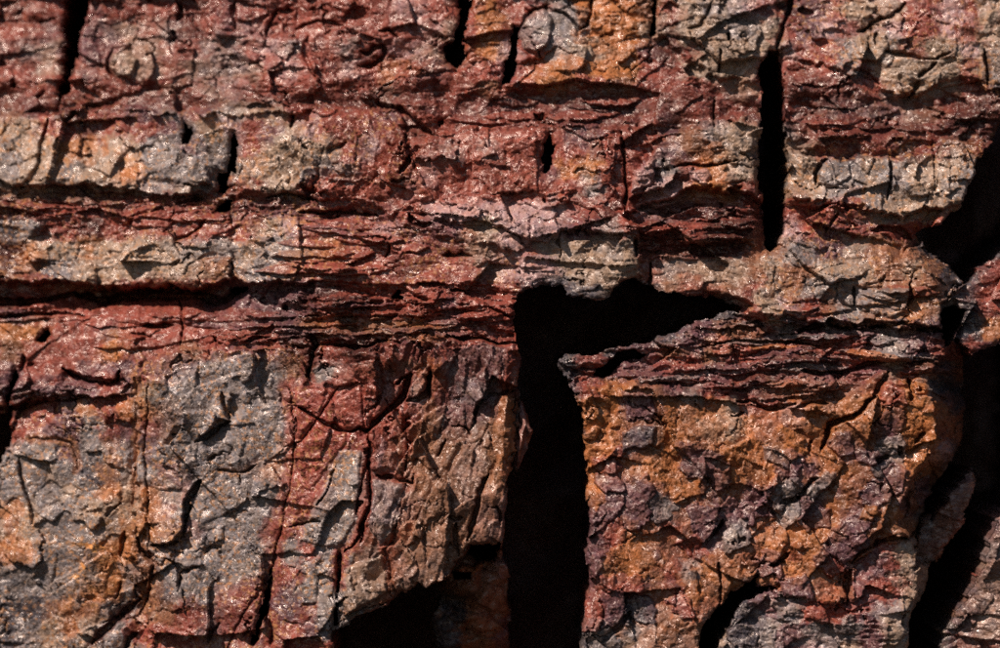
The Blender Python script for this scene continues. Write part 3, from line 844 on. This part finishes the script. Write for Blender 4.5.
# ------------------------------------------------------------------ open gaps: signed distance, positive inside the gap
W = np.full_like(U, -40)
for pts in voids:
    small = (max(p[0] for p in pts) - min(p[0] for p in pts)) < 60
    sl = window(pts, 30)
    x, y = warp(sl, 2.5 if small else 3.5, 1.8 if small else 2.6)
    W[sl] = np.maximum(W[sl], seg_dist(pts, x, y, True))
gv, gu = np.gradient(W, vg, ug)
notch = np.sin(c3u * F(12.9898) + c3v * F(78.233)) * F(43758.5453)
notch = (notch - np.floor(notch)) * 2 - 1
notch2 = np.sin(c2u * F(39.346) + c2v * F(11.135)) * F(24634.6345)
notch2 = (notch2 - np.floor(notch2)) * 2 - 1
W = W + (notch * F(1.5) + notch2 * F(1.6)) * smooth(-14, -4, W)
soft = F(1.5) + W1u * F(.8)
H -= F(5) * np.exp(np.minimum(W, 0) / np.maximum(soft, .7)) + F(3) * np.exp(np.minimum(W, 0) / F(9)) * (F(.6) + rough)

# ------------------------------------------------------------------ mineral colour, with the shade painted into the letter map
cw = [fbm(U, V, 26, 4, 201), fbm(U, V, 26, 4, 211)]
C = np.zeros(U.shape + (3,), F)
K = 5
for k in range(K):
    if k < 3:      # crusts and stains end at the edges of the chips
        bu, bv = ((c2u, c2v), (c3u, c3v), (c3u, c3v))[k]
        a = bu + cw[0] * F((5, 9, 14)[k]); b = bv + cw[1] * F((5, 9, 14)[k])
    else:
        jx = fbm(U, V, 8, 4, 221 + 10 * k, .8); jy = fbm(U, V, 8, 4, 226 + 10 * k, .8)
        a = U + cw[0] * F(17) + jx * F(20); b = V + cw[1] * F(13) + jy * F(18)
    ci = np.clip(np.floor(a / 20).astype(int), 0, 49); cj = np.clip(np.floor(b / 20).astype(int), 0, 32)
    # beyond the picture the pattern goes on mirrored
    ci = np.where(a < 0, np.abs(np.floor(a / 20)).astype(int) % 50, ci); ci = np.where(a >= 1000, (99 - np.floor(a / 20).astype(int)) % 50, ci)
    cj = np.where(b < 0, np.abs(np.floor(b / 20)).astype(int) % 33, cj); cj = np.where(b >= 660, (65 - np.floor(b / 20).astype(int)) % 33, cj)
    C += PALA[CM[cj, ci]]
C /= K
for nm_, w in STAIN_SHADE.items():
    C = C * (1 - w[..., None]) + PALA[ord(nm_)] * w[..., None]
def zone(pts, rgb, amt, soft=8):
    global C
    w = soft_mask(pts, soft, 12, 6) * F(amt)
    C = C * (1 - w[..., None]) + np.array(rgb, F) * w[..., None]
zone([(152, 360), (280, 358), (284, 470), (262, 520), (270, 580), (200, 600), (160, 560)], (.165, .132, .122), .55, 14)
zone([(298, 388), (366, 384), (366, 432), (345, 450), (318, 480), (300, 540), (284, 530), (296, 450)], (.185, .036, .027), .75)
zone([(330, 455), (362, 455), (358, 520), (340, 545), (310, 530)], (.165, .130, .112), .6)
zone([(200, 610), (262, 585), (255, 660), (200, 660)], (.135, .034, .028), .6)
zone([(410, 440), (500, 420), (505, 540), (440, 585), (380, 600), (400, 500)], (.215, .096, .050), .6, 14)
zone([(-200, -300), (455, -300), (455, 110), (240, 98), (60, 110), (-200, 112)], (.155, .034, .024), .38, 16)
zone([(395, 130), (546, 128), (546, 200), (400, 212), (330, 190)], (.205, .048, .030), .5, 12)
zone([(460, 92), (640, 90), (760, 84), (762, 116), (660, 136), (460, 130)], (.085, .019, .015), .5, 10)
zone([(788, 66), (900, 98), (1300, 95), (1300, 145), (900, 156), (788, 148)], (.082, .018, .014), .55, 10)
zone([(640, 204), (764, 204), (766, 250), (640, 258)], (.065, .014, .011), .6, 9)
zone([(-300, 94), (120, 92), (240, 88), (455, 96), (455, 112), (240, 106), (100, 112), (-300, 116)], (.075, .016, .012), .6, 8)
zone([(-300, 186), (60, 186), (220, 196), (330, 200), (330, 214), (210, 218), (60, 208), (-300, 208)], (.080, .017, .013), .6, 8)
zone([(640, 262), (760, 262), (740, 300), (660, 288)], (.16, .075, .04), .4, 8)
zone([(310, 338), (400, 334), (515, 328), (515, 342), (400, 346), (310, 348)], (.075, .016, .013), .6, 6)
zone([(600, 362), (740, 380), (880, 366), (900, 385), (790, 402), (640, 386)], (.10, .030, .030), .55, 8)
zone([(300, 205), (400, 215), (520, 250), (520, 290), (300, 284)], (.145, .033, .023), .4, 12)
zone([(100, 520), (136, 470), (134, 560), (60, 610)], (.26, .12, .055), .3, 14)
zone([(1004, 520), (1400, 500), (1400, 900), (920, 900), (965, 600), (985, 555)], (.150, .078, .064), .65, 6)
zone([(985, 465), (976, 500), (955, 550), (920, 560), (950, 495)], (.150, .070, .055), .7, 6)
sp_ = smooth(.10, .22, fbm(U, V, 11, 4, 401, .7)) * soft_mask([(84, 520), (112, 512), (116, 545), (84, 590), (60, 600), (70, 560)], 14)
C = C * (1 - sp_[..., None] * F(.9)) + np.array([.52, .22, .06], F) * sp_[..., None] * F(.9)
tm = (TINT > 0)[..., None] * F(.6)
C = C * (1 - tm) + PALA[np.clip(TINT, 0, 127)] * tm
# orange rust between the flakes of the rusty block
rust = (inb('F2') & (TINT == 0)) * smooth(-.25, .25, fbm(U, V, 40, 3, 251) + .12) * F(.55) * smooth(394, 418, V + W1v * 10)
C = C * (1 - rust[..., None]) + np.array([.30, .096, .030], F) * rust[..., None]
# grains and blotches
var = 1 + fbm(U, V, 13, 4, 261, .55) * F(.5) + fbm(U, V, 2.6, 2, 271) * F(.15) + fbm(U, V, 90, 2, 265) * F(.3)
warmth = fbm(U, V, 9, 4, 281, .6)
C = C * np.clip(var, .35, 1.9)[..., None]
C = C * (1 + warmth[..., None] * np.array([.22, 0, -.28], F))
ogr = smooth(.12, .42, fbm(U, V, 4.5, 3, 291, .6) + fbm(U, V, 40, 2, 296) * F(.35)) * (np.maximum(Z_grain, inb('C1', 'C5', 'B8', 'A6', 'C2') * F(.8)) * F(.62) + F(.10))
C = C * (1 - ogr[..., None]) + np.array([.40, .175, .065], F) * ogr[..., None]
wgr = smooth(.34, .55, fbm(U, V, 3.2, 2, 297, .6)) * F(.25)
C = C * (1 - wgr[..., None]) + np.array([.40, .29, .21], F) * wgr[..., None]
uni = np.array([.21, .105, .075], F)
C = C * F(.94) + uni * F(.06) * np.clip(var, .35, 1.9)[..., None]
C = np.clip(C, .012, .8)

# ------------------------------------------------------------------ material
def rock_material():
    m = bpy.data.materials.new("ironstone")
    m.use_nodes = True
    nt = m.node_tree; N = nt.nodes; Lk = nt.links
    b = N["Principled BSDF"]
    at = N.new("ShaderNodeAttribute"); at.attribute_name = "mineral"
    tc = N.new("ShaderNodeTexCoord")
    n1 = N.new("ShaderNodeTexNoise"); n1.inputs["Scale"].default_value = 130; n1.inputs["Detail"].default_value = 5; n1.inputs["Roughness"].default_value = .6
    n2 = N.new("ShaderNodeTexVoronoi"); n2.inputs["Scale"].default_value = 430
    n3 = N.new("ShaderNodeTexNoise"); n3.inputs["Scale"].default_value = 620; n3.inputs["Detail"].default_value = 4; n3.inputs["Roughness"].default_value = .75
    for n in (n1, n2, n3):
        Lk.new(tc.outputs["Object"], n.inputs["Vector"])
    mr = N.new("ShaderNodeMapRange"); mr.inputs[1].default_value = .3; mr.inputs[2].default_value = .7; mr.inputs[3].default_value = .84; mr.inputs[4].default_value = 1.16
    Lk.new(n3.outputs[0], mr.inputs[0])
    mul = N.new("ShaderNodeMix"); mul.data_type = 'RGBA'; mul.blend_type = 'MULTIPLY'; mul.inputs[0].default_value = 1
    Lk.new(at.outputs["Color"], mul.inputs[6]); Lk.new(mr.outputs[0], mul.inputs[7])
    Lk.new(mul.outputs[2], b.inputs["Base Color"])
    rr = N.new("ShaderNodeMapRange"); rr.inputs[1].default_value = .3; rr.inputs[2].default_value = .7; rr.inputs[3].default_value = .16; rr.inputs[4].default_value = .70
    Lk.new(n1.outputs[0], rr.inputs[0]); Lk.new(rr.outputs[0], b.inputs["Roughness"])
    b.inputs["IOR"].default_value = 1.9
    sl_ = N.new("ShaderNodeMapRange"); sl_.inputs[1].default_value = .36; sl_.inputs[2].default_value = .56; sl_.inputs[3].default_value = .62; sl_.inputs[4].default_value = .10
    Lk.new(n1.outputs[0], sl_.inputs[0]); Lk.new(sl_.outputs[0], b.inputs["Specular IOR Level"])
    b.inputs["Specular Tint"].default_value = (1.0, .84, .74, 1)
    gn = N.new("ShaderNodeNewGeometry")
    nw = N.new("ShaderNodeTexNoise"); nw.inputs["Scale"].default_value = 90; nw.inputs["Detail"].default_value = 4
    Lk.new(tc.outputs["Object"], nw.inputs["Vector"])
    wsc = N.new("ShaderNodeVectorMath"); wsc.operation = 'SCALE'; wsc.inputs[3].default_value = .016
    Lk.new(nw.outputs["Color"], wsc.inputs[0])
    wad = N.new("ShaderNodeVectorMath"); wad.operation = 'ADD'
    Lk.new(tc.outputs["Object"], wad.inputs[0]); Lk.new(wsc.outputs[0], wad.inputs[1])
    vg_ = N.new("ShaderNodeTexVoronoi"); vg_.inputs["Scale"].default_value = 125
    Lk.new(wad.outputs[0], vg_.inputs["Vector"])
    sbg = N.new("ShaderNodeVectorMath"); sbg.operation = 'SUBTRACT'; sbg.inputs[1].default_value = (.5, .5, .5)
    Lk.new(vg_.outputs["Color"], sbg.inputs[0])
    scg = N.new("ShaderNodeVectorMath"); scg.operation = 'SCALE'; scg.inputs[3].default_value = .25
    Lk.new(sbg.outputs[0], scg.inputs[0])
    adg = N.new("ShaderNodeVectorMath"); adg.operation = 'ADD'
    Lk.new(gn.outputs["Normal"], adg.inputs[0]); Lk.new(scg.outputs[0], adg.inputs[1])
    vf = N.new("ShaderNodeTexVoronoi"); vf.inputs["Scale"].default_value = 380
    Lk.new(wad.outputs[0], vf.inputs["Vector"])
    sub = N.new("ShaderNodeVectorMath"); sub.operation = 'SUBTRACT'; sub.inputs[1].default_value = (.5, .5, .5)
    Lk.new(vf.outputs["Color"], sub.inputs[0])
    scl = N.new("ShaderNodeVectorMath"); scl.operation = 'SCALE'; scl.inputs[3].default_value = .52
    Lk.new(sub.outputs[0], scl.inputs[0])
    sm_ = N.new("ShaderNodeMapRange"); sm_.inputs[1].default_value = .35; sm_.inputs[2].default_value = .65; sm_.inputs[3].default_value = .12; sm_.inputs[4].default_value = .85
    nl = N.new("ShaderNodeTexNoise"); nl.inputs["Scale"].default_value = 26; nl.inputs["Detail"].default_value = 3
    Lk.new(tc.outputs["Object"], nl.inputs["Vector"]); Lk.new(nl.outputs[0], sm_.inputs[0]); Lk.new(sm_.outputs[0], scl.inputs[3])
    addn = N.new("ShaderNodeVectorMath"); addn.operation = 'ADD'
    Lk.new(adg.outputs[0], addn.inputs[0]); Lk.new(scl.outputs[0], addn.inputs[1])
    nrm = N.new("ShaderNodeVectorMath"); nrm.operation = 'NORMALIZE'
    Lk.new(addn.outputs[0], nrm.inputs[0])
    b1 = N.new("ShaderNodeBump"); Lk.new(nrm.outputs[0], b1.inputs["Normal"]); b1.inputs["Strength"].default_value = .8; b1.inputs["Distance"].default_value = .0016
    Lk.new(n1.outputs[0], b1.inputs["Height"])
    b2 = N.new("ShaderNodeBump"); b2.inputs["Strength"].default_value = .7; b2.inputs["Distance"].default_value = .0005
    Lk.new(n2.outputs["Distance"], b2.inputs["Height"]); Lk.new(b1.outputs[0], b2.inputs["Normal"])
    b3 = N.new("ShaderNodeBump"); b3.inputs["Strength"].default_value = .8; b3.inputs["Distance"].default_value = .0005
    Lk.new(n3.outputs[0], b3.inputs["Height"]); Lk.new(b2.outputs[0], b3.inputs["Normal"])
    Lk.new(b3.outputs[0], b.inputs["Normal"])
    return m


ROCK = rock_material()

# ------------------------------------------------------------------ meshes
gl = np.sqrt(gu * gu + gv * gv) + 1e-4
push = np.where((W > 0) & (W < 3), np.minimum(W, 1.6), 0) / gl
PU = U - push * gu / gl + W2u * F(.35); PV = V - push * gv / gl + W2v * F(.35)
k_ = 1 - LEAN * F(S / DIST)           # the leaning face is laid out at its own distance
X = (PU - CU) * F(S) * k_
Zc = (CV - PV) * F(S) * k_
Y = -(H + LEAN) * F(S)
POS = np.stack([X, Y, Zc], -1).reshape(-1, 3)
COL = np.concatenate([C, np.ones(U.shape + (1,), F)], -1).reshape(-1, 4)
solid = (W[:-1, :-1] <= 0) | (W[1:, :-1] <= 0) | (W[:-1, 1:] <= 0) | (W[1:, 1:] <= 0)
cl = LAB[:-1, :-1].astype(np.int64); cl = np.where(cl == 0, KEY['S1'], cl)
cp = PART[:-1, :-1].astype(np.int64)
pblk = np.array([0] + [p[0] for p in part_info[1:]])
cp = np.where(pblk[cp] == cl, cp, 0)
# every mesh is one connected piece: strays join their neighbour, larger ones become pieces of their own
code = np.where(solid, cl * 10000 + cp, -1)
for _pass in range(2):
    n1_, n2_ = code.shape
    flat = code.ravel().tolist()
    seen = bytearray(len(flat))
    comps = {}
    for s0 in range(len(flat)):
        if seen[s0] or flat[s0] < 0:
            continue
        c_ = flat[s0]
        seen[s0] = 1
        comp = [s0]; k = 0
        while k < len(comp):
            p = comp[k]; k += 1
            i = p % n2_
            if i + 1 < n2_ and not seen[p + 1] and flat[p + 1] == c_:
                seen[p + 1] = 1; comp.append(p + 1)
            if i > 0 and not seen[p - 1] and flat[p - 1] == c_:
                seen[p - 1] = 1; comp.append(p - 1)
            q = p + n2_
            if q < len(flat) and not seen[q] and flat[q] == c_:
                seen[q] = 1; comp.append(q)
            q = p - n2_
            if q >= 0 and not seen[q] and flat[q] == c_:
                seen[q] = 1; comp.append(q)
        comps.setdefault(c_, []).append(comp)
    for c_, lst in comps.items():
        lst.sort(key=len)
        for comp in lst[:-1]:
            if len(comp) >= 120:
                part_info.append((c_ // 10000, "fragment"))
                new = (c_ // 10000) * 10000 + len(part_info) - 1
            else:
                new = -1
                for p in comp:
                    for q in (p + 1, p - 1, p + n2_, p - n2_):
                        if 0 <= q < len(flat) and flat[q] >= 0 and flat[q] != c_:
                            new = flat[q]; break
                    if new >= 0:
                        break
            for p in comp:
                flat[p] = new
    code = np.array(flat).reshape(code.shape)
    solid = code >= 0
cl = np.where(solid, code // 10000, 0); cp = np.where(solid, code % 10000, 0)
idx = (np.arange(NV)[:, None] * NU + np.arange(NU)[None, :])
q0 = idx[:-1, :-1]; q1 = idx[:-1, 1:]; q2 = idx[1:, 1:]; q3 = idx[1:, :-1]
solid_pad = np.zeros((NV + 1, NU + 1), bool); solid_pad[1:-1, 1:-1] = solid
# cell (j,i) is solid_pad[j+1,i+1]
SK = [(10, .6), (35, 1.4), (110, 2.5), (240, 4), (420, 6)]


def build(name, cellmask, parent=None):
    jj, ii = np.nonzero(cellmask & solid)
    if len(jj) == 0:
        return None
    quads = np.stack([q0[jj, ii], q3[jj, ii], q2[jj, ii], q1[jj, ii]], -1)
    # edges that face an open gap get a side wall running back into the cliff
    walls = []
    for (dj, di, a, b) in ((-1, 0, q1, q0), (1, 0, q3, q2), (0, -1, q0, q3), (0, 1, q2, q1)):
        open_ = ~solid_pad[jj + 1 + dj, ii + 1 + di]
        inner = (jj + dj >= 0) & (jj + dj < NV - 1) & (ii + di >= 0) & (ii + di < NU - 1)
        e = open_ & inner
        walls.append(np.stack([a[jj[e], ii[e]], b[jj[e], ii[e]]], -1))
    walls = np.concatenate(walls)
    used, inv = np.unique(quads, return_inverse=True)
    inv = inv.reshape(quads.shape)
    pos = [POS[used]]; colr = [COL[used]]; faces = [inv]
    n = len(used)
    if len(walls):
        wu, winv = np.unique(walls, return_inverse=True)
        winv = winv.reshape(walls.shape)
        prev = np.searchsorted(used, wu)
        base = POS[wu]
        gx = (gu / gl).reshape(-1)[wu]; gz = -(gv / gl).reshape(-1)[wu]
        for s, (dep, amp) in enumerate(SK):
            p = base.copy()
            ph = base[:, 0] * 130 + base[:, 2] * 170
            nz = np.sin(ph + s * 2.1) * .5 + np.sin(ph * 2.7 + s) * .5
            p[:, 1] += dep * S
            off = (nz * .5 - .8) * amp * S
            p[:, 0] += gx * off; p[:, 2] += gz * off
            cur = n + np.arange(len(wu)); n += len(wu)
            pos.append(p); colr.append(COL[wu])
            faces.append(np.stack([prev[winv[:, 0]], prev[winv[:, 1]], cur[winv[:, 1]], cur[winv[:, 0]]], -1))
            prev = cur
    pos = np.concatenate(pos).astype(F); colr = np.concatenate(colr).astype(F); faces = np.concatenate(faces).astype(np.int32)
    org = pos.mean(0)
    pos = pos - org
    me = bpy.data.meshes.new(name)
    me.vertices.add(len(pos)); me.vertices.foreach_set("co", pos.ravel())
    me.loops.add(faces.size); me.loops.foreach_set("vertex_index", faces.ravel())
    me.polygons.add(len(faces)); me.polygons.foreach_set("loop_start", np.arange(0, faces.size, 4, dtype=np.int32))
    me.update(calc_edges=True)
    me.polygons.foreach_set("use_smooth", np.ones(len(faces), bool))
    ca = me.color_attributes.new("mineral", 'FLOAT_COLOR', 'POINT')
    ca.data.foreach_set("color", colr.ravel())
    me.materials.append(ROCK)
    o = bpy.data.objects.new(name, me)
    o.location = Vector([float(t) for t in org])
    col.objects.link(o)
    if parent is not None:
        o.parent = parent
        o.location = Vector([float(t) for t in org]) - parent.location
    return o


by_block = {}
for pid in range(1, len(part_info)):
    by_block.setdefault(part_info[pid][0], []).append(pid)
CATS = {"rock_block": "rock", "rock_bed": "rock bed", "rock_ledge": "rock ledge", "shale_band": "shale", "rubble": "rubble", "rock_fragment": "rock fragment"}
counts = np.bincount(cp[solid].ravel(), minlength=len(part_info))
for bi, (key, pts, d0, gx_, gy_, nm, lab) in enumerate(blocks):
    m = cl == bi + 1
    parts = [p for p in by_block.get(bi + 1, []) if counts[p] >= 24]
    body = m & ~np.isin(cp, parts)
    root = build(nm, body)
    if root is None:
        continue
    root["label"] = lab
    root["category"] = CATS[nm]
    root["group"] = "blocks and beds of the ironstone face"
    for p in parts:
        pm = m & (cp == p)
        build(part_info[p][1], pm, root)

# thin splinter standing in the gap
def splinter():
    r = np.random.RandomState(3)
    prof = [(521, 402, 1.0), (522, 409, 3.0), (523, 416, 4.6), (523, 424, 6.4), (524, 432, 7.4), (523, 440, 7.6), (521, 447, 6.6), (519, 454, 5.2), (518, 461, 3.6), (517, 469, 1.0)]
    n = 11; ps = []; fs = []
    for k, (u, v, r0) in enumerate(prof):
        for a in range(n):
            t = a / n * 2 * math.pi
            rr = r0 * (1 + r.uniform(-.42, .3))
            ps.append(((u + rr * math.cos(t) - CU) * S, .006 + rr * 1.9 * math.sin(t) * S, (CV - v + r.uniform(-2.5, 2.5)) * S))
    for k in range(len(prof) - 1):
        for a in range(n):
            fs.append((k * n + a, (k + 1) * n + a, (k + 1) * n + (a + 1) % n, k * n + (a + 1) % n))
    fs.append(tuple(range(n))); fs.append(tuple(range((len(prof) - 1) * n, len(prof) * n))[::-1])
    me = bpy.data.meshes.new("splinter"); me.from_pydata(ps, [], fs)
    ca = me.color_attributes.new("mineral", 'FLOAT_COLOR', 'POINT')
    for i in range(len(ps)):
        f = r.uniform(.7, 1.3); ca.data[i].color = (.17 * f, .07 * f, .055 * f, 1)
    me.materials.append(ROCK)
    o = bpy.data.objects.new("rock_splinter", me); col.objects.link(o)
    o["label"] = "small pointed splinter standing in the black gap beside the brown block"
    o["category"] = "rock splinter"


splinter()

# rock mass behind everything, seen only as darkness in the gaps
def core():
    r = np.random.RandomState(9)
    nx, nz = 40, 28
    ps = []; fs = []
    for j in range(nz):
        for i in range(nx):
            ps.append((-1.0 + 2.0 * i / (nx - 1), .50 + r.uniform(-.02, .02), -.75 + 1.5 * j / (nz - 1)))
    for j in range(nz - 1):
        for i in range(nx - 1):
            fs.append((j * nx + i, j * nx + i + 1, (j + 1) * nx + i + 1, (j + 1) * nx + i))
    me = bpy.data.meshes.new("cliff"); me.from_pydata(ps, [], fs)
    ca = me.color_attributes.new("mineral", 'FLOAT_COLOR', 'POINT')
    for i in range(len(ps)):
        f = r.uniform(.7, 1.3); ca.data[i].color = (.15 * f, .06 * f, .05 * f, 1)
    me.materials.append(ROCK)
    o = bpy.data.objects.new("cliff", me); col.objects.link(o)
    o["kind"] = "structure"
    o["label"] = "dark rock mass at the back of the open gaps"


core()
